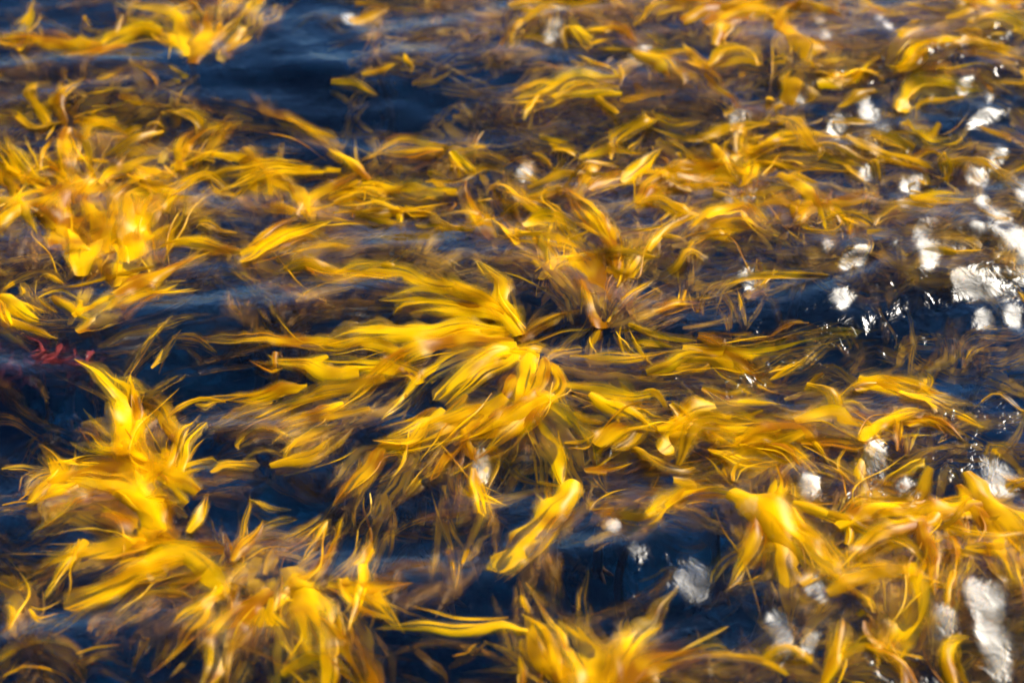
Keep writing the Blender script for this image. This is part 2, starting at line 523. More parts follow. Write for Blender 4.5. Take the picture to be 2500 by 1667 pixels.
P("large golden kelp at the centre, broad straps sweeping left and down in a starburst", 'E', (1220, 960), """
1200,880 1100,700 1060,560 1000,500 w130 g
1150,800 960,680 800,620 650,530 w100 g
1130,760 900,650 640,590 450,510 250,470 100,490 0,510 -120,500 -219,430 w88 g
1110,780 960,720 800,690 640,680 500,670 350,690 w85 g
1100,800 960,760 750,740 560,730 430,760 w85 g
1150,860 960,850 750,850 520,900 300,900 120,920 0,950 w115 g
1180,940 1000,930 820,930 600,980 430,1060 300,1150 150,1250 0,1360 w115 g
1200,970 1100,980 980,1010 860,1040 700,1100 560,1190 450,1290 350,1400 w105 g
1220,990 1080,1040 950,1120 800,1210 680,1300 w90 g
1230,1000 1130,1100 1000,1160 880,1260 760,1330 w80 g
1250,1010 1220,1130 1130,1260 1080,1400 w95 g
1300,1010 1290,1150 1260,1270 1220,1400 w105 g
1380,1060 1400,1160 1330,1300 1200,1420 1100,1470 w95 g
1420,1090 1490,1180 1490,1270 1420,1340 1300,1420 w75 g
1300,1040 1200,1020 1100,1010 950,1030 w80 g
1150,880 1000,890 850,880 700,930 w70 g
540,1220 480,1150 350,1120 150,1100 0,1090 -200,1080 w90 g
440,1060 300,990 150,970 0,1000 -250,990 w80 g
0,960 -250,960 -500,950 -750,980 -990,975 w75 g
300,1200 100,1250 -100,1280 -300,1330 w75 a
50,1330 -150,1330 -350,1270 -600,1290 -850,1300 w70 a
200,1400 0,1450 -250,1480 -450,1560 w70 a
100,1150 -100,1160 -250,1100 -420,1100 w100 g
-100,1050 -300,1110 -450,1060 w70 g
950,1400 800,1450 650,1500 500,1560 w90 g
1150,1440 1050,1500 950,1560 w100 g
1290,1470 1200,1540 1100,1600 w90 g
700,1400 600,1480 450,1540 300,1600 w80 g
450,1300 300,1400 150,1460 0,1530 w70 a
850,1330 750,1420 620,1480 w60 a
1220,960 1310,880 1420,830 1600,770 w70 a
1240,900 1320,820 1420,740 1540,700 w50 b
1400,1080 1480,1020 1620,1000 w50 a
1460,1100 1560,1060 1700,1150 1900,1220 w30 b
""")
P("golden kelp tangle rising just above the central starburst, one tall bright upright blade", 'E', (1720, 760), """
1760,720 1740,600 1690,480 1640,400 w150 g
1640,720 1560,600 1450,510 1330,420 1200,380 w80 a
1600,740 1500,560 1380,470 1280,330 1190,300 w60 a
1300,640 1250,500 1130,440 w60 b
1340,660 1390,540 1400,500 w40 a
1890,470 1880,300 1800,180 1680,20 1600,-60 w80 g
1850,420 1840,260 1740,140 1640,40 1560,-100 w85 g
1890,480 1960,500 2020,440 2110,320 w90 g
1200,300 1150,180 1080,60 1000,-50 w90 g
1040,240 960,100 900,-20 870,-160 w110 g
1180,180 1170,80 1100,0 1050,-80 w80 a
1400,430 1350,300 1300,200 1250,130 w70 g
1250,150 1350,100 1480,130 1600,200 w60 g
1440,480 1450,350 1440,200 1460,120 w50 g
1600,440 1550,320 1600,200 1700,120 w50 a
1800,600 1830,480 1860,380 w60 a
1850,560 1950,420 2080,330 2200,260 2190,160 w60 a
2100,340 2200,200 2330,130 2450,60 w70 g
1260,180 1330,190 1400,160 w60 g
1420,480 1500,400 1560,380 w70 g
1300,420 1200,420 1080,430 960,390 w50 a
1500,330 1480,220 1380,180 w60 a
""")
P("thin brown wispy kelp fanning right from the starburst's shadowed heart", 'E', (1780, 860), """
1800,830 1850,600 1920,480 2050,420 2200,330 w50 a
1820,840 1950,680 2080,560 2200,470 w40 a
1850,840 2000,740 2150,650 2330,560 2500,480 w50 a
1780,820 1700,600 1640,420 w60 a
1760,900 1720,1000 1700,1100 w60 a
1840,860 2000,820 2150,760 2330,690 w50 a
1900,900 2050,900 2200,860 2330,800 w40 a
1930,830 1960,950 2050,1070 2150,1180 w30 a
2140,1160 2230,1130 2330,1090 2500,1060 w80 g
2200,740 2330,700 2450,680 w60 g
1970,870 2080,1000 2150,880 w30 a
1960,860 2100,930 2300,980 2500,990 w50 a
1800,850 1840,700 1940,560 1960,440 w30 a
1860,900 1960,1040 2010,1100 w30 a
1560,1060 1700,1080 1900,1100 2100,1080 2300,1040 w60 a
1500,1120 1700,1180 1900,1200 2150,1230 2400,1200 w60 a
1520,1250 1700,1290 1900,1330 2100,1330 2330,1290 w60 g
1540,1320 1750,1400 1950,1440 2150,1460 2400,1430 w70 a
1480,1380 1620,1480 1800,1540 2000,1580 w60 a
1500,1000 1600,900 1720,820 1800,700 w50 a
1560,820 1540,700 1460,600 1400,480 w50 a
""")
P("amber kelp spray whose narrow straps point right across blue water", 'F', (-100, 1000), """
-100,1000 200,980 450,1000 700,930 980,860 w45 a
0,1020 250,1050 500,1020 750,980 1100,900 w55 g
100,940 400,960 600,930 800,860 850,870 w40 a
0,880 200,850 400,840 w30 a
280,1060 350,1100 450,1140 w105 g
0,1100 200,1110 400,1150 560,1120 700,1050 w75 a
50,1180 200,1200 400,1230 600,1200 800,1130 w60 a
220,1270 320,1290 420,1260 w60 g
0,700 60,500 50,300 w40 a
150,620 250,560 350,560 w30 a
330,900 300,700 250,650 w40 a
430,880 400,700 370,600 w30 a
100,780 130,650 150,560 w30 a
500,560 530,450 520,370 w50 g
450,640 500,600 560,560 640,480 w60 g
0,720 100,690 250,640 380,600 w30 a
-50,1150 100,1120 180,1060 w80 a
600,1180 720,1120 850,1060 w40 a
""")
P("bright yellow kelp band at right, floating beneath the open blue pool", 'F', (600, 1330), """
150,1400 250,1360 350,1350 w115 g
0,1500 150,1480 300,1560 w105 g
350,1420 600,1440 750,1500 900,1560 w60 a
930,1440 1050,1420 1150,1500 1280,1540 w115 g
1180,1230 1300,1190 1450,1210 1600,1260 1750,1330 1940,1360 w110 g
1300,1180 1450,1230 1560,1290 1640,1330 w90 g
1640,1330 1750,1370 1860,1430 w90 g
1100,1330 1250,1290 1400,1300 1550,1340 w40 b
1280,1560 1420,1480 1560,1450 w70 g
1500,1500 1650,1480 1800,1520 1900,1560 w60 g
700,1300 850,1250 1000,1240 1150,1210 w40 a
600,1260 800,1330 1000,1300 w40 b
900,1440 1100,1330 1180,1290 w30 b
1700,1450 1900,1480 2100,1470 2330,1530 w40 b
500,1350 700,1400 850,1440 w60 b
1380,1420 1550,1400 1750,1430 w60 a
300,1500 450,1480 600,1520 w70 a
""")
P("sunk brown kelp wisps by the right edge, under the largest glints", 'F', (2100, 1050), """
2080,1050 2000,980 2100,920 2250,880 2330,850 w40 b
1930,1090 2000,1000 2130,950 w35 a
1840,1000 1850,920 1830,850 w60 b
1650,1130 1700,1080 1720,1000 w60 b
2050,1150 2100,1050 2110,1000 w30 b
2200,1100 2260,1000 2330,960 w40 b
1340,740 1290,600 1220,480 1200,400 w80 b
1340,740 1380,850 1410,930 1340,1010 w25 b
1060,980 1150,1030 1240,1020 1160,930 w40 b
2000,1120 1950,1010 1880,900 w40 b
""")
P("amber ragged kelp over dark water, left of the white glints, torn bright tip", 'F', (450, 250), """
0,130 200,80 400,50 480,100 600,200 w90 a
240,100 400,60 470,110 550,160 w85 g
100,250 250,200 400,220 500,180 w85 a
0,250 100,160 200,120 w70 a
720,160 760,60 800,-20 w100 a
800,120 900,60 960,0 w90 a
760,0 850,60 950,90 w100 a
1140,260 1160,150 1180,90 w40 a
1000,300 1150,240 1300,200 1450,150 w60 b
1250,360 1270,280 1200,250 w40 a
1380,120 1450,60 1600,0 w80 a
40,420 60,320 100,240 w40 a
0,300 150,280 300,300 w70 a
600,300 550,240 500,200 w40 a
""")
P("broad yellow kelp strip along the top edge, right of centre", 'C', (900, 150), """
0,180 150,100 300,60 500,50 650,30 w95 g
150,200 300,120 450,80 650,60 850,60 1040,100 w115 g
200,220 280,290 310,330 w60 a
0,60 60,130 150,190 w60 a
650,170 670,90 750,40 w75 g
250,300 300,200 400,150 w85 g
830,60 950,80 1040,110 w75 g
1100,40 1250,60 1400,100 1550,80 1750,70 w50 g
1250,20 1400,80 1600,50 1900,60 w40 a
1240,0 1300,60 1450,100 w60 g
0,30 150,10 300,20 w60 g
400,130 550,110 700,100 w70 g
1500,40 1700,90 1950,120 w30 a
350,60 500,20 640,-10 w80 a
""")
P("single broad amber kelp leaf hanging point down near the top right", 'C', (750, 290), """
760,300 800,360 810,440 770,570 w190 a
600,490 700,480 740,400 w40 a
700,170 720,260 760,300 w90 a
690,320 700,400 740,520 w110 a
""")
P("long yellow kelp straps slanting up to the top right corner", 'C', (2000, 150), """
1400,480 1450,380 1600,250 1800,190 2060,130 w110 a
1470,490 1550,440 1620,370 1800,320 w70 g
1480,480 1600,350 1760,310 2000,310 2200,340 w70 g
2070,190 2150,170 2230,200 w75 g
1800,180 1950,150 2100,110 2330,70 w90 a
2000,310 2100,350 2250,370 2335,350 w90 a
1850,270 1950,250 2050,240 w40 a
2100,280 2200,275 2260,280 w20 a
1680,420 1800,400 1900,330 w60 a
1930,20 2050,60 2200,50 2330,30 w95 g
2330,130 2420,120 2520,140 w80 a
1950,400 2100,400 2300,440 w80 a
""")
P("blunt yellow kelp slabs between the dark pool and the upper white glints", 'C', (1650, 560), """
900,500 1050,500 1200,480 1390,480 w115 g
1050,560 1150,530 1220,490 w80 g
1540,680 1600,600 1750,590 1900,600 w115 g
1540,560 1650,520 1800,510 1920,540 w80 a
1920,500 1980,500 2030,540 w60 g
1910,560 2000,620 2100,650 w40 a
1400,700 1500,640 1580,570 w60 b
""")
P("rounded amber kelp lobe with a curled yellow edge, upper right", 'C', (300, 420), """
180,500 250,420 350,380 450,400 490,480 w80 a
150,540 220,630 320,690 390,740 450,740 w50 g
0,320 60,400 150,500 200,540 w50 a
300,500 420,480 500,500 w90 a
890,380 1000,370 1080,390 w50 a
0,590 50,585 100,580 w25 a
450,600 550,570 650,590 w80 b
350,800 500,770 650,760 w70 a
-100,450 50,460 150,520 w90 a
""")
P("dense golden kelp bunch right of top centre, broad folded blade facing forward", 'C', (450, 1000), """
300,1100 360,1150 430,1220 440,1300 w150 g
440,1200 470,1130 490,1060 w80 g
230,1010 270,1080 330,1150 w60 g
450,1010 560,960 680,930 800,920 w105 g
500,1050 650,1000 750,1000 900,1030 w90 g
400,830 450,910 550,960 w50 a
450,950 700,920 950,930 1150,910 w50 a
720,1200 850,1160 1000,1150 1120,1170 w60 a
0,1050 80,1090 170,1150 250,1200 w130 g
50,1150 130,1140 240,1130 w100 g
0,1220 100,1200 220,1180 w100 g
760,1080 900,1100 1100,1130 w90 a
560,1120 680,1150 760,1230 w60 a
0,1300 120,1280 250,1250 w90 a
600,1000 640,1080 560,1180 w80 a
""")
P("curling yellow kelp hook beside the darkest pool at upper right", 'C', (1750, 1150), """
1520,830 1580,930 1680,990 1780,990 1880,950 1940,890 w70 g
1560,880 1640,850 1700,890 w50 a
1480,1110 1560,1060 1650,1010 1780,1000 w60 a
1570,1130 1600,1080 1700,1040 1800,1080 w50 a
1780,1100 1880,1050 1980,1000 w60 a
1590,1120 1700,1150 1800,1190 w60 a
1760,1260 1750,1180 1760,1120 w40 a
1400,1120 1500,1130 1600,1160 w60 a
1230,1010 1280,960 1350,930 w35 a
1820,1200 1900,1150 1950,1080 w70 a
1650,1250 1750,1230 1850,1260 w80 b
1450,1200 1520,1180 1600,1200 w60 a
""")
P("lone amber kelp strap leaving the frame at the upper right edge", 'C', (2400, 1000), """
2400,1000 2250,950 2100,890 1950,810 w80 a
2380,960 2300,910 2200,870 2120,850 w40 a
2420,980 2300,960 2200,930 w50 b
""")
P("olive yellow kelp blades standing amid scattered glints, right of centre", 'C', (800, 1500), """
480,1350 560,1340 640,1320 w90 a
800,1290 880,1360 940,1470 w130 g
740,1560 780,1420 800,1340 w60 a
990,1440 1030,1330 1000,1260 w40 a
980,1450 1100,1410 1200,1400 w115 a
1250,1260 1270,1330 1220,1420 w40 a
1370,1500 1450,1430 1550,1390 w60 a
1640,1350 1720,1360 1870,1370 w60 g
250,1500 380,1450 440,1450 520,1520 w125 g
60,1450 100,1400 250,1350 w40 a
560,1420 650,1400 720,1430 w70 a
600,1300 680,1340 740,1440 w40 a
850,1500 930,1440 1020,1480 w90 a
""")
P("slender amber kelp stalk over blue water near the top, left of centre", 'B', (230, 410), """
240,410 245,300 250,200 300,80 w60 a
200,100 300,60 400,30 510,40 w105 a
235,410 210,450 160,550 w60 a
160,560 300,540 430,500 w50 a
60,760 90,680 160,650 w30 a
0,620 100,630 170,660 w50 a
690,80 720,40 800,20 w90 b
750,130 820,150 870,140 w50 b
430,440 450,480 490,520 480,550 w30 a
570,590 640,580 700,550 w50 a
160,10 300,10 420,-10 w60 a
450,350 530,320 620,330 w40 b
""")
P("branching amber kelp hanging from the top edge at centre", 'B', (1420, 70), """
1450,60 1320,120 1230,220 1180,350 w80 a
1440,50 1540,80 1570,180 w70 a
1550,90 1600,200 1680,290 w60 g
1600,250 1700,330 1740,360 w60 a
1680,130 1750,150 1800,180 w60 a
1850,0 1900,60 1950,100 w50 a
2200,70 2250,40 2335,40 w60 g
2220,130 2280,100 2340,90 w50 a
860,290 830,240 780,250 720,300 w50 a
880,320 950,270 1100,220 w40 a
1060,440 1150,400 1250,370 1360,380 w60 a
1130,260 1080,340 1020,400 940,450 w30 a
720,300 640,340 540,420 w30 b
920,90 1000,100 1080,110 w40 a
1180,140 1250,70 1300,20 w40 a
1880,290 1740,320 1680,360 w30 a
1300,30 1420,10 1560,20 w90 a
1640,40 1740,20 1860,10 w80 a
2000,200 2060,120 2150,60 w50 a
""")
P("thick amber kelp fold with a yellow rim beside a white glint, top right of centre", 'B', (2150, 420), """
1960,280 1920,240 1870,210 1800,220 w70 g
1950,250 2050,320 2150,370 2250,420 w120 a
2030,390 2130,430 2200,480 2260,560 w85 g
2050,390 2150,380 2220,390 2330,380 w40 g
1900,410 1850,460 1830,490 w40 a
2170,590 2250,595 2335,600 w20 a
1820,480 1730,440 1650,400 w40 g
2000,500 2150,500 2300,540 w150 b
2050,640 2200,650 2350,690 w150 b
2200,750 2300,740 2400,760 w120 b
2000,150 2100,200 2250,250 w100 b
2150,830 2250,870 2340,860 w60 a
""")
P("bright yellow kelp streamer drifting left over blue water, upper centre", 'B', (1900, 620), """
1920,560 1750,580 1600,570 1450,640 1300,690 1080,710 w80 g
1900,640 1700,650 1550,660 1400,720 1260,800 w70 g
1880,680 1680,690 1560,680 w60 g
1420,600 1350,590 1230,640 w50 g
1350,680 1290,740 1250,820 w40 g
1180,700 1080,760 1020,850 w60 a
960,780 900,850 880,960 w40 b
1900,640 1920,540 1900,480 w30 a
1380,500 1440,490 1480,500 w40 a
1660,450 1560,500 1500,460 w40 a
1750,620 1650,610 1500,680 w50 g
1350,740 1200,780 1100,830 w50 b
""")
P("arched yellow kelp blade floating over black water, left of top centre", 'B', (950, 1050), """
740,1020 560,980 420,980 300,1030 180,1090 w62 g
740,1010 850,1040 1000,1050 1150,1120 w70 a
700,1040 500,1060 300,1060 w60 g
700,1120 550,1080 350,1080 150,1100 w50 a
780,1080 830,1120 870,1150 w40 g
1140,1020 1250,1030 1370,1070 1440,1150 w30 a
1110,1150 1110,1220 1090,1280 w25 a
1100,1220 1020,1270 980,1330 w30 a
1150,1100 1230,1060 1260,1080 w40 a
900,1020 920,950 940,900 w30 a
1000,1150 1150,1150 1300,1190 w100 b
1200,1300 1230,1240 1380,1230 w110 b
""")
P("bundled yellow kelp straps streaming left, below the arched blade", 'B', (850, 1320), """
180,1200 80,1130 0,1080 -100,1000 w80 g
450,1270 300,1220 150,1180 0,1170 w90 a
790,1290 600,1290 400,1290 200,1260 0,1240 w85 g
0,1310 100,1290 200,1260 w60 g
100,1400 120,1350 0,1360 w60 g
400,1420 250,1390 100,1400 0,1370 w72 g
380,1400 390,1440 390,1470 w30 g
250,1330 400,1340 550,1370 700,1380 w70 a
790,1400 780,1430 700,1430 w40 a
530,1440 620,1420 720,1400 w50 a
780,1150 800,1250 900,1330 w85 a
500,1490 430,1550 350,1620 w40 b
600,1330 450,1310 300,1350 w70 a
850,1330 750,1280 640,1220 500,1200 w60 a
""")
P("wide golden kelp fan of upswept blades, right of top centre", 'B', (1900, 1350), """
1640,1250 1750,1150 1850,1060 1960,1030 w100 g
1780,1030 1840,1020 1930,1020 w70 g
1700,1280 1850,1200 1980,1130 2110,1030 w80 g
1980,1180 2060,1110 2110,1060 w70 g
2130,1310 2160,1220 2220,1150 2330,1080 w115 g
2060,1320 2100,1250 2180,1200 w80 g
1980,1020 2030,960 2060,930 w40 a
1850,1050 1860,1000 1870,960 w40 a
2250,1000 2330,1060 2400,1100 w80 a
1570,1190 1650,1110 1800,1060 w60 a
1350,1340 1420,1320 1490,1300 w60 g
1250,1400 1350,1350 1450,1330 w50 a
1350,1400 1480,1380 1560,1360 w60 a
1600,1300 1750,1230 1900,1160 w70 a
1900,1400 1980,1280 2080,1180 w70 b
2100,1400 2250,1320 2330,1250 w90 a
""")
P("glowing yellow kelp at the top left, blades rising and one strap trailing left", 'A', (1300, 340), """
1360,350 1400,250 1420,120 1460,0 w165 g
1440,270 1520,190 1600,100 1640,50 w125 g
1250,330 1200,200 1130,120 1000,90 w135 g
1300,120 1260,40 1180,0 w80 g
1100,230 950,220 800,260 600,330 450,330 w105 g
700,330 500,330 300,280 100,280 0,290 w90 g
850,320 650,370 500,390 w60 g
200,300 100,330 0,310 w60 a
170,260 190,190 200,140 w90 g
580,130 600,210 700,230 w40 a
800,240 870,150 900,60 920,10 w50 a
1000,170 1080,120 1150,90 w80 g
0,230 100,270 250,300 w50 a
170,50 250,80 330,100 w40 b
500,60 600,30 680,20 w60 b
1660,330 1690,280 1790,250 w20 a
1150,300 1050,250 900,190 w70 a
1500,200 1620,150 1720,130 w70 b
1560,60 1600,10 1620,-40 w80 a
""")
P("dark amber kelp stems crossing over the left side, above the golden mass", 'A', (480, 900), """
480,860 440,760 430,680 420,640 w90 a
420,640 360,520 270,430 w60 b
480,860 560,980 600,1090 650,1230 w85 g
460,870 440,1000 450,1180 w90 g
0,700 100,620 250,580 400,620 w120 b
470,580 600,600 750,580 900,500 w45 a
600,690 800,700 950,740 1090,760 w60 a
1090,760 1100,830 1000,930 880,1060 w30 a
500,830 650,810 770,800 w40 g
300,760 400,720 450,680 w80 a
420,720 320,750 200,850 w50 b
560,600 580,500 650,390 w30 b
0,800 80,810 140,790 w40 a
780,690 600,740 520,820 w70 a
900,740 800,780 650,770 w60 a
0,600 120,560 260,520 w60 b
250,950 350,880 430,820 w40 a
""")
P("huge glowing golden kelp mass at the left edge with broad folded blades", 'A', (550, 1560), """
110,1150 50,1100 0,1000 w60 g
300,1220 230,1200 130,1100 60,980 w70 g
0,1170 80,1230 110,1270 w80 g
270,1150 330,1120 400,1180 w80 g
450,1300 400,1200 350,1150 w100 g
430,1300 400,1230 280,1130 w70 g
600,1130 640,1000 700,880 760,900 w175 a
640,1080 780,1080 830,1000 w60 a
680,1250 760,1180 850,1150 1050,1050 w60 g
460,1550 520,1400 600,1280 640,1220 w175 g
700,1560 690,1400 720,1280 780,1200 w185 g
850,1560 850,1400 900,1300 1000,1230 w175 g
1000,1560 1050,1420 1100,1380 w175 g
330,1500 260,1400 290,1310 w95 g
330,1420 370,1360 400,1340 w60 g
100,1450 200,1380 280,1350 w125 g
0,1380 100,1420 170,1500 w90 g
870,1180 1000,1250 1060,1290 1200,1220 w50 g
1000,1150 1100,1180 1220,1140 w70 a
870,1060 970,980 1090,820 w30 a
560,1700 560,1560 540,1450 w170 g
880,1740 900,1620 950,1520 w175 g
1120,1620 1150,1500 1180,1420 w150 g
780,1760 800,1650 830,1560 w130 a
300,1250 380,1300 430,1380 w100 g
-40,1300 60,1340 160,1350 w80 a
""")
P("flame shaped yellow kelp tip curling up, left of the long slanting strap", 'A', (1230, 1130), """
1230,1110 1240,1010 1350,900 1480,860 1560,850 w110 g
1300,1130 1400,1040 1500,940 1560,890 w90 a
1240,1100 1350,1060 1440,1040 w50 g
1450,1040 1550,1060 1700,1090 1900,1110 2100,1130 w60 g
1670,1120 1850,1130 2100,1150 2330,1190 w50 a
1250,1080 1280,980 1380,930 w50 a
""")
P("long amber kelp strap slanting down right across dark water, upper left", 'A', (2330, 1130), """
2330,1110 2200,980 2000,880 1800,840 1600,780 1400,730 1200,680 1070,610 w92 a
1190,730 1185,695 1180,660 w30 g
1080,640 1060,570 1000,500 w30 a
2330,1000 2150,930 1950,860 w80 a
2330,1160 2100,1150 1900,1160 1700,1200 1550,1280 w60 g
1600,1340 1480,1270 1430,1200 w50 a
1500,1190 1350,1180 1200,1240 w50 a
1850,830 1760,720 1700,650 w50 b
2280,1060 2150,1000 2000,940 1850,900 w50 b
""")
P("rounded amber kelp leaf left of centre, cupped above dark water", 'A', (1800, 1240), """
1740,1240 1780,1350 1900,1450 2000,1460 w205 a
1850,1230 1980,1270 2040,1370 w125 a
2100,1400 2200,1300 2330,1240 w90 g
2050,1470 2200,1420 2330,1350 w70 g
1900,1560 2050,1500 2200,1460 w90 a
2200,1500 2350,1460 2480,1440 w60 a
""")
P("fine yellow kelp tresses streaming up right from under the left golden mass", 'D', (1640, 340), """
1640,340 1500,300 1300,270 1100,280 w50 g
1640,330 1800,270 1950,170 2100,50 w72 g
1650,400 1780,330 1900,260 2050,180 2200,130 w72 g
1700,290 1850,190 2000,100 w60 g
1620,210 1500,200 1400,170 w20 a
1950,300 2000,230 2150,240 2300,300 w90 a
2100,380 2200,330 2320,320 w90 a
1850,330 2000,250 2150,190 w50 a
1500,330 1420,310 1320,330 w30 b
""")
P("soft amber kelp blob sunk in grey blue water, left of centre", 'D', (1950, 500), """
1830,440 1920,490 2060,500 w160 a
1900,520 1950,560 2000,600 w130 a
2080,380 2110,460 2200,510 2330,520 w25 g
2150,400 2250,420 2350,400 w110 b
""")
P("glossy yellow kelp with folded bowl of blades at the left edge", 'D', (300, 580), """
450,560 370,500 260,490 120,540 50,600 w80 a
0,640 60,660 150,740 300,800 480,810 w85 g
0,680 30,720 50,770 w60 g
360,660 480,740 620,850 w60 g
650,850 780,780 900,680 1010,640 w115 g
620,740 750,680 900,620 w90 g
360,600 450,570 520,600 w60 a
950,560 1050,500 1200,430 w115 g
700,560 850,480 1000,400 1150,380 w70 a
560,600 700,500 900,400 1030,340 w60 a
1000,600 1100,620 1340,590 w25 g
1200,450 1280,400 1400,280 w30 a
880,600 1000,610 1020,650 w20 a
-50,780 50,810 150,850 w110 a
290,920 450,890 580,900 w60 b
470,520 600,400 750,300 850,250 w90 a
250,480 280,350 240,200 w80 b
200,500 190,350 230,150 w70 b
200,620 260,700 330,760 w80 a
""")
P("small brown kelp tip sunk in the blue gap, left of the starburst", 'D', (1760, 900), """
1760,880 1700,830 1620,800 1600,740 w100 b
1900,850 1980,780 2100,740 w50 b
2070,700 2200,640 2330,620 w60 a
""")
P("pair of thin amber kelp blades slanting over black water, lower left of centre", 'D', (840, 1200), """
850,1190 950,1080 1050,960 1150,860 w32 a
1040,1150 1130,1060 1230,940 w32 a
860,1200 900,1110 1000,1000 1110,920 w40 b
1300,960 1340,960 1380,980 w50 a
""")
P("tall yellow kelp blade standing above the lower left fan, fingered tip", 'D', (930, 1560), """
870,1560 900,1420 880,1330 830,1280 760,1240 w155 g
960,1560 940,1420 920,1330 900,1260 w80 g
900,1290 1000,1290 1080,1260 1130,1240 w70 a
1100,1560 1080,1440 980,1360 w135 a
870,1300 860,1260 870,1220 w50 g
330,1390 290,1300 230,1250 w30 b
0,1290 50,1300 100,1330 w50 b
950,1650 880,1560 830,1470 w110 g
""")
P("amber kelp tail of slanting straps, lower left of the starburst", 'D', (2250, 1260), """
1540,1310 1380,1300 1250,1350 1150,1440 w22 g
1350,1350 1400,1360 1460,1330 w25 a
2100,1220 1900,1250 1700,1280 1500,1310 w80 g
2150,1210 2000,1270 1800,1340 1600,1440 1450,1560 w60 a
2330,1260 2100,1330 1900,1400 1700,1500 w70 a
2330,1350 2200,1400 2070,1450 w50 g
2250,1440 2170,1450 2090,1440 w30 a
1890,1060 1880,1130 1780,1100 w50 g
2300,1400 2100,1500 1950,1600 w90 a
2000,1450 1850,1540 1700,1580 w80 b
2350,1480 2200,1560 2050,1640 w90 a
""")
P("bright yellow kelp fan at lower left, blades spread like fingers", 'G', (1000, 440), """
960,380 820,300 700,230 660,200 w135 g
860,340 760,300 700,180 720,60 780,0 w115 g
990,370 980,270 950,150 930,90 w90 g
1040,370 1050,270 1070,180 1170,90 w50 g
620,190 540,110 450,90 w40 g
760,280 640,240 520,200 w70 g
870,380 830,280 850,200 w70 a
870,470 920,400 960,390 w60 g
1000,390 1070,340 1150,330 w50 g
830,380 800,300 780,220 w100 g
940,450 900,420 830,400 w80 g
""")
P("plump yellow kelp bunch at lower left, rounded folded blades with torn left tips", 'G', (820, 660), """
830,640 820,500 700,400 560,360 420,390 w175 g
820,600 700,480 560,430 430,400 w145 g
820,640 680,560 540,560 500,580 w135 g
770,730 620,640 480,640 340,680 w105 g
780,740 650,720 500,690 300,620 w50 a
310,470 400,420 450,370 w60 g
220,470 260,410 280,380 w60 g
180,430 210,370 280,350 w50 a
300,420 330,330 280,260 w70 g
270,270 400,260 560,280 650,300 w40 g
0,290 120,270 240,280 w30 g
320,570 350,500 420,510 w80 a
250,600 380,570 450,560 w60 a
0,570 150,570 260,580 w20 a
780,540 900,530 1000,540 w40 g
1050,600 960,560 880,540 w40 a
850,560 760,480 640,420 w90 g
""")
P("amber kelp ribbons reaching left under the plump yellow bunch", 'G', (1270, 790), """
1270,800 1120,790 900,760 700,790 500,800 320,830 110,850 w58 a
1230,700 1100,660 960,690 880,740 w60 b
740,800 600,830 400,900 220,970 w115 a
430,840 380,900 330,970 w70 g
1240,760 1150,670 1020,620 900,560 w60 b
1260,810 1050,790 850,790 w70 g
900,770 750,800 560,840 w60 g
300,980 200,1000 80,960 w70 b
""")
P("small yellow kelp sprig standing in blue water, lower left of centre", 'G', (1340, 900), """
1340,900 1330,820 1380,720 1400,600 1420,530 w50 a
1340,850 1300,770 1290,720 w40 g
1350,860 1420,760 1470,660 w60 g
1390,830 1470,760 1600,740 1680,740 w60 g
1480,720 1560,680 1650,700 w40 a
1120,640 1150,600 1170,540 w50 g
1520,960 1580,800 1700,690 1850,600 1958,500 w60 a
1150,460 1300,400 1420,410 w70 b
1200,520 1350,520 1450,480 1600,380 w60 b
1220,360 1300,330 1450,340 w40 a
1420,510 1550,560 1650,560 w25 a
1700,250 1780,180 1900,120 w70 a
1450,180 1520,140 1580,160 w60 a
1700,300 1800,280 1880,220 w80 a
""")
P("folded golden kelp leaf low on the left, shaped like a closed hand", 'G', (1080, 920), """
1080,920 1000,860 930,900 w135 g
900,930 800,960 700,1020 620,1050 w105 g
950,830 850,850 700,900 560,990 w50 a
1060,940 960,960 860,980 w70 a
""")
P("golden kelp with straight blades spreading down at the bottom left", 'G', (1500, 1110), """
1500,1120 1380,1220 1300,1350 1240,1500 1200,1600 w135 g
1480,1150 1470,1300 1400,1420 1330,1580 w115 a
1560,1130 1560,1230 1620,1330 1700,1470 w70 g
1600,1150 1650,1080 1700,1020 w50 g
1700,1020 1790,950 1850,850 1900,700 1958,600 w70 g
1680,970 1750,890 1820,820 w50 a
1290,1040 1210,1120 1100,1190 1000,1260 w50 g
1430,960 1380,1060 1380,1150 w90 a
1220,1150 1180,1250 1150,1360 w60 a
1540,1200 1520,1320 1500,1400 w50 a
1480,1110 1300,1120 1180,1150 w40 a
930,1090 1040,1110 1110,1080 w40 a
920,1060 960,1180 1000,1300 w60 b
960,1060 860,1180 800,1260 w50 b
1000,1290 900,1300 820,1380 780,1480 w80 a
930,1480 960,1400 1000,1330 w60 b
1120,1060 1080,1180 1030,1240 w80 b
1150,1000 1250,980 1380,960 w90 a
1600,1200 1560,1300 1530,1380 w50 a
""")
P("heavy crumpled yellow kelp blade at the bottom edge, left of centre", 'G', (1800, 1150), """
1780,1150 1830,1250 1870,1400 1870,1500 w195 g
1730,1200 1720,1330 1760,1500 w90 a
1700,1380 1780,1480 1760,1530 w50 a
1880,1200 1930,1300 1930,1430 1900,1590 w70 a
1640,1110 1750,1100 1900,1100 w50 a
1760,1500 1850,1470 1900,1500 w70 g
""")
P("orange kelp disc at the lower left edge", 'G', (100, 1230), """
90,1230 100,1150 60,1060 0,1030 w95 a
120,1250 170,1170 150,1100 w90 b
230,1000 290,1050 340,1080 w80 b
170,1150 230,1210 320,1170 w22 g
""")
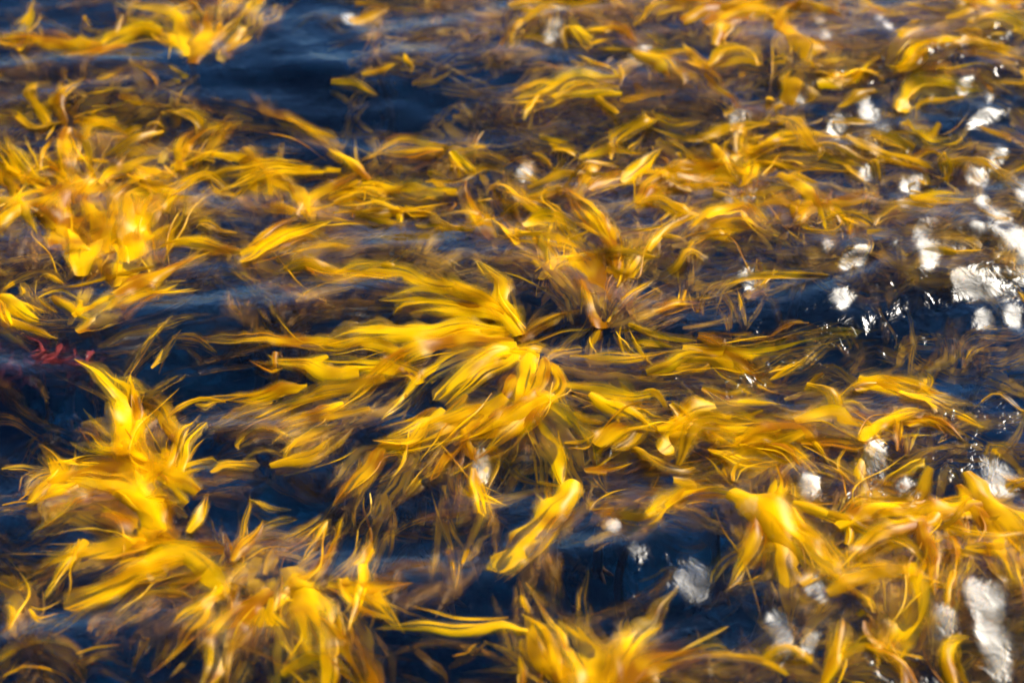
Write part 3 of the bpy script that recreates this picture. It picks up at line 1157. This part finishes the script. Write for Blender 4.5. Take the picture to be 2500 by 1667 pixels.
P("brown arched kelp in the bottom left corner", 'G', (480, 1567), """
490,1590 400,1480 250,1430 100,1450 0,1520 w70 a
0,1590 60,1500 150,1430 w50 a
420,1590 330,1510 200,1490 100,1540 w50 b
520,1340 540,1250 600,1210 660,1220 600,1360 w35 b
440,1500 550,1460 680,1435 w22 a
""")
P("narrow amber kelp blades trailing down from the starburst's lower left", 'H', (380, 180), """
330,220 230,210 180,290 120,380 0,500 w92 g
360,200 380,300 330,350 250,400 w50 a
450,130 420,260 330,400 250,470 210,560 w60 a
240,470 260,560 200,650 150,800 100,930 w70 a
90,480 50,560 0,720 w60 a
200,700 130,850 90,900 60,1000 w60 a
130,900 130,1000 130,1100 70,1280 w60 g
340,940 280,1080 220,1120 w40 a
0,1060 100,1090 200,1080 280,1060 w70 g
500,970 380,970 300,1080 280,1180 w120 b
580,1030 450,1130 300,1220 w40 b
200,1100 220,1200 260,1240 w70 a
320,450 280,560 220,640 w50 b
-60,600 -120,720 -200,860 w50 a
60,1080 100,1150 180,1200 w70 g
""")
P("yellow kelp cluster hanging under the starburst beside a white glint", 'H', (850, 100), """
700,180 720,300 730,430 800,460 w105 g
690,150 640,200 600,260 w80 g
620,250 640,350 690,440 w120 b
850,150 800,260 760,360 w135 g
950,170 900,250 830,320 w90 a
780,400 790,440 800,480 w60 g
1150,130 1190,200 1220,290 w90 g
1220,60 1300,120 1350,190 w135 g
1310,200 1370,300 1390,400 w100 a
1350,190 1390,190 1440,150 w40 g
450,120 400,190 330,190 w60 g
560,180 500,280 470,350 w60 b
1020,60 950,130 880,180 w120 g
760,60 650,120 560,150 w110 g
1100,20 1000,70 900,110 w90 g
1150,160 1090,230 1050,320 w60 b
""")
P("slim brown kelp pair sinking into deep blue water below centre", 'H', (600, 460), """
590,420 590,560 620,690 660,800 650,1000 w70 a
800,500 790,620 750,750 700,880 w60 a
860,700 800,730 780,800 720,880 w30 a
650,1000 630,1080 600,1150 w70 b
780,900 770,960 740,990 w50 b
""")
P("single broad yellow kelp blade pointing down left into deep blue water", 'H', (1330, 400), """
1340,380 1290,470 1190,570 1100,690 1000,800 940,900 w135 g
1300,560 1220,650 1150,780 1000,960 w110 a
1190,480 1185,460 1180,430 w30 a
""")
P("dim brown kelp tip ghosting under the blue water below centre", 'H', (1120, 940), """
1120,930 1090,1040 1060,1140 w110 b
1210,950 1220,1000 1230,1060 w60 b
""")
P("lone horizontal yellow kelp strap floating near the bottom centre", 'H', (1070, 1290), """
1070,1290 940,1275 800,1300 640,1320 450,1285 290,1300 w58 g
1050,1280 920,1255 780,1255 w30 b
""")
P("yellow kelp with upright pointed leaves at the bottom edge, right of centre", 'H', (1500, 1600), """
1180,1480 1100,1370 1080,1270 w140 a
1230,1500 1190,1350 1130,1290 w80 g
1450,1580 1400,1420 1330,1320 1270,1250 w155 g
1490,1520 1460,1380 1350,1270 1240,1240 w60 a
1590,1580 1640,1430 1720,1300 1810,1180 w145 g
1620,1400 1630,1300 1640,1220 w70 a
1530,1580 1520,1450 1550,1390 w70 g
1700,1580 1800,1510 1890,1490 w115 g
1340,1240 1600,1170 1750,1080 1900,960 w40 b
1900,950 1850,1000 1800,1060 w40 b
1280,1590 1260,1500 1200,1420 w80 a
""")
P("low amber kelp branch creeping along the bottom edge below centre", 'H', (1150, 1560), """
1150,1530 1030,1450 900,1400 w62 a
640,1490 750,1440 800,1400 w40 a
1000,1500 800,1430 560,1400 380,1420 250,1480 w30 b
1030,1590 1035,1530 1030,1480 w40 g
1180,1590 1100,1520 1000,1490 880,1500 w50 a
1250,1540 1400,1540 1500,1580 w40 a
""")
P("broad yellow kelp lobe at the bottom edge, beside the crumpled blade", 'H', (60, 1580), """
120,1590 60,1430 0,1370 w115 g
60,1590 20,1500 -20,1420 w80 a
200,1590 170,1480 90,1400 w70 b
""")
P("rounded yellow kelp loop with white glints, right of bottom centre", 'H', (1700, 600), """
1460,590 1550,620 1700,670 1800,640 1860,560 w85 g
1650,540 1740,500 1850,540 w95 a
1850,550 1900,520 1960,500 w60 g
1600,600 1650,560 1740,580 w80 a
1410,780 1500,720 1600,700 w40 a
1450,310 1520,300 1600,280 w40 g
1470,540 1520,510 1600,500 w40 a
1750,720 1680,770 1600,760 w40 b
""")
P("layered golden kelp drift right of the starburst's lower side", 'H', (1500, 200), """
1460,200 1600,100 1800,60 1958,80 w85 g
1500,280 1700,220 1958,200 w60 a
1540,0 1600,30 1680,60 w70 g
1480,60 1560,60 1650,100 w70 a
1600,160 1750,140 1900,130 w70 a
1500,340 1650,330 1800,290 w50 b
1700,300 1850,260 1990,250 w60 a
1500,420 1650,380 1800,370 w40 b
""")
P("yellow kelp drift in two strips, mid right, above the flower shaped kelp", 'I', (300, 200), """
50,120 120,80 250,90 w105 g
0,20 60,60 90,90 w50 g
450,130 600,110 700,160 740,190 w95 g
740,190 850,200 950,220 w50 g
0,250 200,190 400,180 550,200 w50 a
340,150 500,160 620,180 w50 a
1060,170 1130,90 1280,60 w70 g
1250,160 1255,120 1260,80 w60 g
1290,110 1380,70 1470,90 1590,160 w50 g
100,220 200,280 250,380 w60 a
250,250 350,290 400,300 w60 g
290,400 310,340 400,300 500,310 650,300 w40 g
550,400 620,330 660,300 w50 g
450,210 560,230 620,290 w70 g
0,470 100,440 250,450 w50 a
0,530 100,490 220,500 w70 g
700,240 850,250 1000,260 1150,240 w50 a
850,130 950,150 1050,190 w60 a
0,320 80,330 180,400 w60 a
""")
P("flower shaped yellow kelp at lower right, broad wing and narrow stalk", 'I', (480, 640), """
460,640 440,550 450,480 520,430 w135 a
520,560 540,510 530,450 w85 g
460,640 440,600 430,550 w60 g
450,650 430,760 380,850 300,980 w92 g
440,780 340,950 280,1040 100,1190 w38 b
480,650 600,700 720,780 830,900 960,970 w115 g
520,680 620,760 700,830 780,900 w175 g
540,700 590,800 600,900 600,980 w155 a
500,640 640,680 740,720 830,800 w40 a
690,570 780,600 880,630 w50 g
480,640 600,620 720,660 w30 a
""")
P("stepped yellow kelp column below the right hand drift", 'I', (1100, 500), """
990,380 1060,440 1200,480 1310,510 w115 g
1040,420 1050,340 1080,270 w95 g
1000,610 1080,560 1200,540 w85 g
970,700 985,660 1000,630 w50 g
980,450 880,370 720,310 w40 a
980,680 970,800 990,900 1000,960 w40 a
1120,480 1130,430 1180,400 w90 g
1130,560 1120,620 1090,680 w60 b
""")
P("big golden kelp at the right edge, long blades hanging straight down", 'I', (1550, 560), """
1570,560 1480,580 1350,600 1200,620 w115 g
1280,680 1200,720 1130,760 1050,820 w125 g
1360,640 1400,800 1440,920 1450,1070 w92 g
1480,590 1500,760 1520,900 1500,1040 w145 g
1560,600 1600,750 1570,900 w92 g
1500,960 1470,1150 1450,1270 1430,1370 w82 g
1550,960 1530,1150 1480,1280 w60 a
1700,560 1800,680 1850,820 1880,920 w155 g
1800,560 1900,680 1980,780 w155 g
1600,580 1750,540 1900,560 1980,600 w70 g
1500,510 1700,510 1980,580 w40 a
1660,820 1720,822 1780,825 w30 g
1760,900 1830,1000 1860,1060 w60 a
1350,900 1360,1030 1370,1080 w40 a
1280,780 1270,850 1240,950 w90 b
1340,1140 1400,1100 1480,1070 w40 a
1430,620 1400,660 1320,660 w80 g
1420,760 1460,900 1470,1000 w70 a
1640,620 1660,720 1640,850 w60 a
1900,760 1920,880 1940,980 w70 a
""")
P("square ended amber kelp leaf, lower right, below the stepped column", 'I', (1100, 1000), """
1000,1040 1150,1000 1300,1030 w105 a
1320,1030 1325,1150 1260,1290 w115 g
1180,1040 1190,1130 1180,1220 w155 a
1090,1130 1085,1090 1080,1050 w50 a
1040,1250 1060,1330 1160,1390 w30 g
1150,1140 1080,1220 1010,1300 w40 b
1250,1050 1230,1150 1210,1260 w110 a
1100,1050 1090,1160 1120,1260 w110 b
""")
P("curled yellow kelp hook at the bottom right", 'I', (1560, 1567), """
1570,1590 1510,1480 1520,1390 1580,1340 1670,1335 w62 g
1620,1540 1570,1450 1560,1380 w50 a
1680,1590 1620,1560 1570,1500 w40 a
""")
P("thin amber kelp line arching along the bottom edge, lower right", 'I', (580, 1540), """
600,1560 450,1480 300,1455 150,1450 0,1480 -120,1530 w40 a
370,1590 370,1480 360,1420 w80 b
500,1550 400,1500 280,1500 w30 b
""")
P("small broken yellow kelp pieces under a white glint at the bottom right", 'I', (1000, 1500), """
860,1480 880,1440 890,1390 w72 g
1000,1450 1050,1430 1100,1420 w80 a
1140,1420 1230,1460 1300,1520 w60 g
920,1530 1050,1520 1200,1550 w50 a
700,1540 780,1560 860,1590 w60 a
1250,1540 1180,1500 1080,1480 w60 a
1300,1590 1310,1530 1280,1480 w70 g
""")
P("broad brown kelp blade in the bottom right corner, veiled by water", 'I', (1870, 1567), """
1700,1300 1800,1340 1870,1450 1860,1590 w155 b
1980,1450 1940,1520 1900,1590 w40 b
1750,1590 1740,1480 1700,1400 w90 b
""")

OPEN = [(1200, 1430, 300, 150), (1300, 1500, 250, 120), (1950, 810, 260, 90), (2400, 950, 130, 120), (380, 760, 260, 60), (700, 150, 220, 130), (780, 300, 200, 90),
        (1640, 1360, 200, 110), (1750, 1500, 180, 120), (250, 1280, 250, 60), (1350, 200, 200, 40), (2330, 1170, 160, 70), (110, 1010, 140, 70), (600, 1200, 120, 60),
        (450, 940, 160, 60), (400, 1600, 200, 60), (2350, 330, 160, 60), (1080, 1530, 180, 80)]


def openness(x, y):
    """1 in the pools of open water, 0 elsewhere (photograph pixels)"""
    k = 1.0
    for ox, oy, rx, ry in OPEN:
        k *= 1 - 0.97 * math.exp(-((x - ox) / rx) ** 2 - ((y - oy) / ry) ** 2)
    return 1 - k


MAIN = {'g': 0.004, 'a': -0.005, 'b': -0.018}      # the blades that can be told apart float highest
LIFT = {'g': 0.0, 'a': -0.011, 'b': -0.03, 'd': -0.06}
VIEW_H = math.sin(ELEV)


def sink(x, y):
    """fronds lie a little lower so the added glint wavelets stay above them"""
    return float(glint_mask(np.array([x]), np.array([y]))[0]) * 0.035


def to_px(region, x, y):
    ox, oy, s = FRAME[region]
    return ox + x / s, oy + y / s


def plan_points(region, pts, z):
    out = []
    for x, y in pts:
        px, py = to_px(region, x, y)
        q = spot(px, py, z)
        out.append((q[0], q[1], 0.0))
    return np.array(out)


def parse(line):
    pts, w, look = [], 50.0, 'a'
    for tok in line.split():
        if ',' in tok:
            a, b = tok.split(','); pts.append((float(a), float(b)))
        elif tok[0] == 'w':
            w = float(tok[1:])
        else:
            look = tok
    return pts, w, look


def metres(region, w, centre):
    """an apparent width w in metres at the distance of centre"""
    s = FRAME[region][2]
    d = abs(np.dot(centre - CAM, FWD))
    return w / s / IMG_W * SPAN / DIST * d


def frond(plan, width, look, rng, parent, lift=None, ruffle=1.0, tilt=None, limp=1.0):
    lift = LIFT[look] if lift is None else lift
    mid = plan[len(plan) // 2]
    lift = lift - sink(mid[0], mid[1]) + rng.uniform(-0.006, 0.006)
    v, f, uv = blade_arrays(plan, width, rng, lift=lift, ruffle=ruffle, tilt=tilt, limp=limp)
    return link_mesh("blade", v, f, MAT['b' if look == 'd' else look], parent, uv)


def make_plant(label, region, root, text, idx):
    rng = np.random.default_rng(1000 + idx)
    rp = spot(*to_px(region, *root), 0.0)
    bz = float(bottom(np.array(rp[0]), np.array(rp[1])))
    plant = bpy.data.objects.new("kelp_plant", None)
    COL.objects.link(plant)
    plant.location = (rp[0], rp[1] + 0.10, bz)
    plant.empty_display_size = 0.1
    plant["label"] = label
    plant["category"] = "kelp"
    plant["group"] = "kelp plants swaying at the sea surface"
    for line in text.strip().splitlines():
        pts, w, look = parse(line)
        plan = plan_points(region, pts, LIFT[look])
        wid = metres(region, w, plan[len(plan) // 2]) * (1.75 if idx == 0 else 1.95)
        ln0 = np.linalg.norm(np.diff(plan, axis=0), axis=1).sum()
        if ln0 < 3.4 * wid:                         # broad blades are never stubby: more of them shows as strap
            ext = 0.5 * (3.4 * wid - ln0)
            plan[0] -= (plan[1] - plan[0]) / np.linalg.norm(plan[1] - plan[0]) * ext
            plan[-1] += (plan[-1] - plan[-2]) / np.linalg.norm(plan[-1] - plan[-2]) * ext
        d = plan[-1] - plan[0]
        along_x = abs(d[0]) / (np.hypot(d[0], d[1]) + 1e-6)
        seen = math.sqrt(max(1 - along_x ** 2 * (1 - math.sin(ELEV + 0.32) ** 2), 0.2))   # a strap lying across the view shows less of its width
        frond(plan, wid / seen, look, rng, plant, lift=MAIN[look] + (0.004 if idx == 0 else 0.0), limp=0.35 if idx == 0 else 1.0)
        # narrower straps of the same tuft, frayed off beside it and hanging a little lower
        L = np.linalg.norm(np.diff(plan, axis=0), axis=1).sum()
        mx, my = to_px(region, *pts[len(pts) // 2])
        crowd = (1 - 0.9 * openness(mx, my)) * (0.6 if idx == 0 else 1.0)
        for k in range(4):
            if rng.random() > crowd:
                continue
            s0, s1 = sorted(rng.uniform(0, 1, 2))
            if s1 - s0 < 0.45:
                s0, s1 = 0.05, rng.uniform(0.75, 1.12)
            path, ln = smooth_path(plan, 12)
            t = np.linspace(s0, min(s1, 1.0), 5)
            q = np.stack([np.interp(t, np.linspace(0, 1, 12), path[:, j]) for j in range(3)], 1)
            if s1 > 1:
                q[-1] += (q[-1] - q[-2]) * (s1 - 1) * 2
            dirv = q[-1] - q[0]; nrm = np.array([-dirv[1], dirv[0], 0]); nrm /= np.linalg.norm(nrm) + 1e-9
            q = q + nrm * (rng.uniform(-0.75, 0.75) * wid + wid * 1.1 * rng.normal() * (t - s0)[:, None] + 0.07 * wid * rng.normal(size=(5, 1)))
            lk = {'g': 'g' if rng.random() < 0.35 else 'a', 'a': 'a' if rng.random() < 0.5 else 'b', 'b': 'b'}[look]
            if k == 0:          # thin golden thread on top, added as a bright caustic line
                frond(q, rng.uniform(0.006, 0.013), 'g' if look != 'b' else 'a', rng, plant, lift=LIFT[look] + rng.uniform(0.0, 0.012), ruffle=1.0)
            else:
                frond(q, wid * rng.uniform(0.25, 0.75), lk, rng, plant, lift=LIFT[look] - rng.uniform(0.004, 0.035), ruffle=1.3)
    # the stalk, up from the rock to the foot of the fan, and its claw of a holdfast
    top = np.array([rp[0], rp[1], float(sea(rp[:1], rp[1:2])[0]) - 0.035])
    foot = np.array([rp[0], rp[1] + 0.10, bz])
    mid = (top + foot) / 2 + np.array([rng.uniform(-.06, .06), 0.03, 0])
    v, f = tube_arrays([foot, mid, top], [0.018, 0.014, 0.008])
    link_mesh("stipe", v, f, MAT['stipe'], plant)
    vs, fs, n = [], [], 0
    for k in range(6):
        a = k * 1.047 + rng.uniform(-.3, .3)
        e = foot + np.array([0.07 * math.cos(a), 0.07 * math.sin(a), -0.03])
        v, f = tube_arrays([foot + np.array([0, 0, 0.04]), (foot + e) / 2 + np.array([0, 0, 0.025]), e], [0.012, 0.009, 0.004], 5)
        vs.append(v); fs.append(f + n); n += len(v)
    link_mesh("holdfast", np.vstack(vs), np.vstack(fs), MAT['stipe'], plant)
    return plant


for i, (label, region, root, text) in enumerate(PLANTS):
    make_plant(label, region, root, text, i)


# ------------------------------------------------------------------ red seaweed tufts
def red_tuft(label, px, py, rad, n, lift, seed):
    rng = np.random.default_rng(seed)
    c = spot(px, py, 0.0)
    e = bpy.data.objects.new("red_seaweed", None)
    COL.objects.link(e)
    e.location = (c[0], c[1], float(bottom(np.array(c[0]), np.array(c[1]))))
    e["label"] = label
    e["category"] = "seaweed"
    for k in range(n):
        a = rng.uniform(0, 6.28)
        r = rad * rng.uniform(0.3, 0.8)
        p0 = np.array([c[0], c[1], 0]) + np.array([rng.normal(0, rad * .55), rng.normal(0, rad * .4), 0])
        p1 = p0 + np.array([math.cos(a) * r * 0.5, math.sin(a) * r * 0.8, 0]) + rng.normal(0, .02, 3) * np.array([1, 1, 0])
        p2 = p1 + np.array([math.cos(a + 1.4) * r, math.sin(a + 1.4) * r * 1.2, 0]) * 0.7
        v, f, uv = blade_arrays([p0, p1, p2], rng.uniform(0.015, 0.04), rng, lift=lift + rng.uniform(-.02, .012), ruffle=3.2, tilt=0.5)
        link_mesh("frond", v, f, MAT['r'], e, uv)
    v, f = tube_arrays([np.array(e.location), np.array([c[0], c[1] + .02, -0.3]), np.array([c[0], c[1], lift - 0.02])], [0.006, 0.005, 0.003], 5)
    link_mesh("stipe", v, f, MAT['stipe'], e)


red_tuft("frilly pink red seaweed tuft at the left edge over navy water", 95, 885, 0.13, 34, -0.014, 5)
red_tuft("dark red seaweed tuft in shadow behind the kelp, right of top centre", 1365, 365, 0.14, 16, -0.06, 6)
red_tuft("dim maroon seaweed haze beside the pink red tuft, under water", 215, 880, 0.12, 14, -0.06, 8)

# ------------------------------------------------------------------ the drowned undergrowth, too deep to tell apart
def undergrowth(n, name, label, mat, near, seed):
    rng = np.random.default_rng(seed)
    vs, fs, us, k = [], [], [], 0
    made = 0
    while made < n:
        px, py = rng.uniform(-150, 2650), rng.uniform(-200, 1750)
        dense = (py < 680 and px > 820) or (px < 520 and 180 < py < 760) or (px > 1450 and 880 < py < 1180) or (px > 1900 and py > 1100)
        if dense != near:
            continue
        keep = 1.0
        keep *= 1 - openness(px, py)
        if rng.random() > keep:
            continue
        z = -rng.uniform(0.008, 0.12) if dense else -rng.uniform(0.03, 0.2)
        c = spot(px, py, z); c[2] = z
        a = rng.normal(0.15, 0.55) + (math.pi if rng.random() < 0.5 else 0)
        L = rng.uniform(0.18, 0.6)
        d = np.array([math.cos(a), math.sin(a), 0])
        if any(rng.random() < openness(px + d[0] * L * t * 780, py - d[1] * L * t * 480) for t in (0.5, 1.0)):
            continue
        nrm = np.array([-d[1], d[0], 0])
        pts = [c + d * L * t + nrm * rng.normal(0, 0.05) + np.array([0, 0, rng.normal(0, 0.025)]) for t in (0, .33, .66, 1)]
        v, f, uv = blade_arrays(pts, rng.uniform(0.025, 0.085), rng, float_on=False, across=5)
        vs.append(v); fs.append(f + k); us.append(uv + np.array([0, rng.uniform(0, 50), 0, 0])); k += len(v)
        made += 1
    o = link_mesh(name, np.vstack(vs), np.vstack(fs), mat, None, np.vstack(us))
    o["kind"] = "stuff"
    o["label"] = label
    o["category"] = "kelp"
    return o


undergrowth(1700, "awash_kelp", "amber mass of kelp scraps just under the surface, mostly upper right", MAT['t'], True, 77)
undergrowth(330, "drowned_kelp", "brown kelp undergrowth deep between the golden plants, dimness of depth painted in", MAT['s'], False, 78)
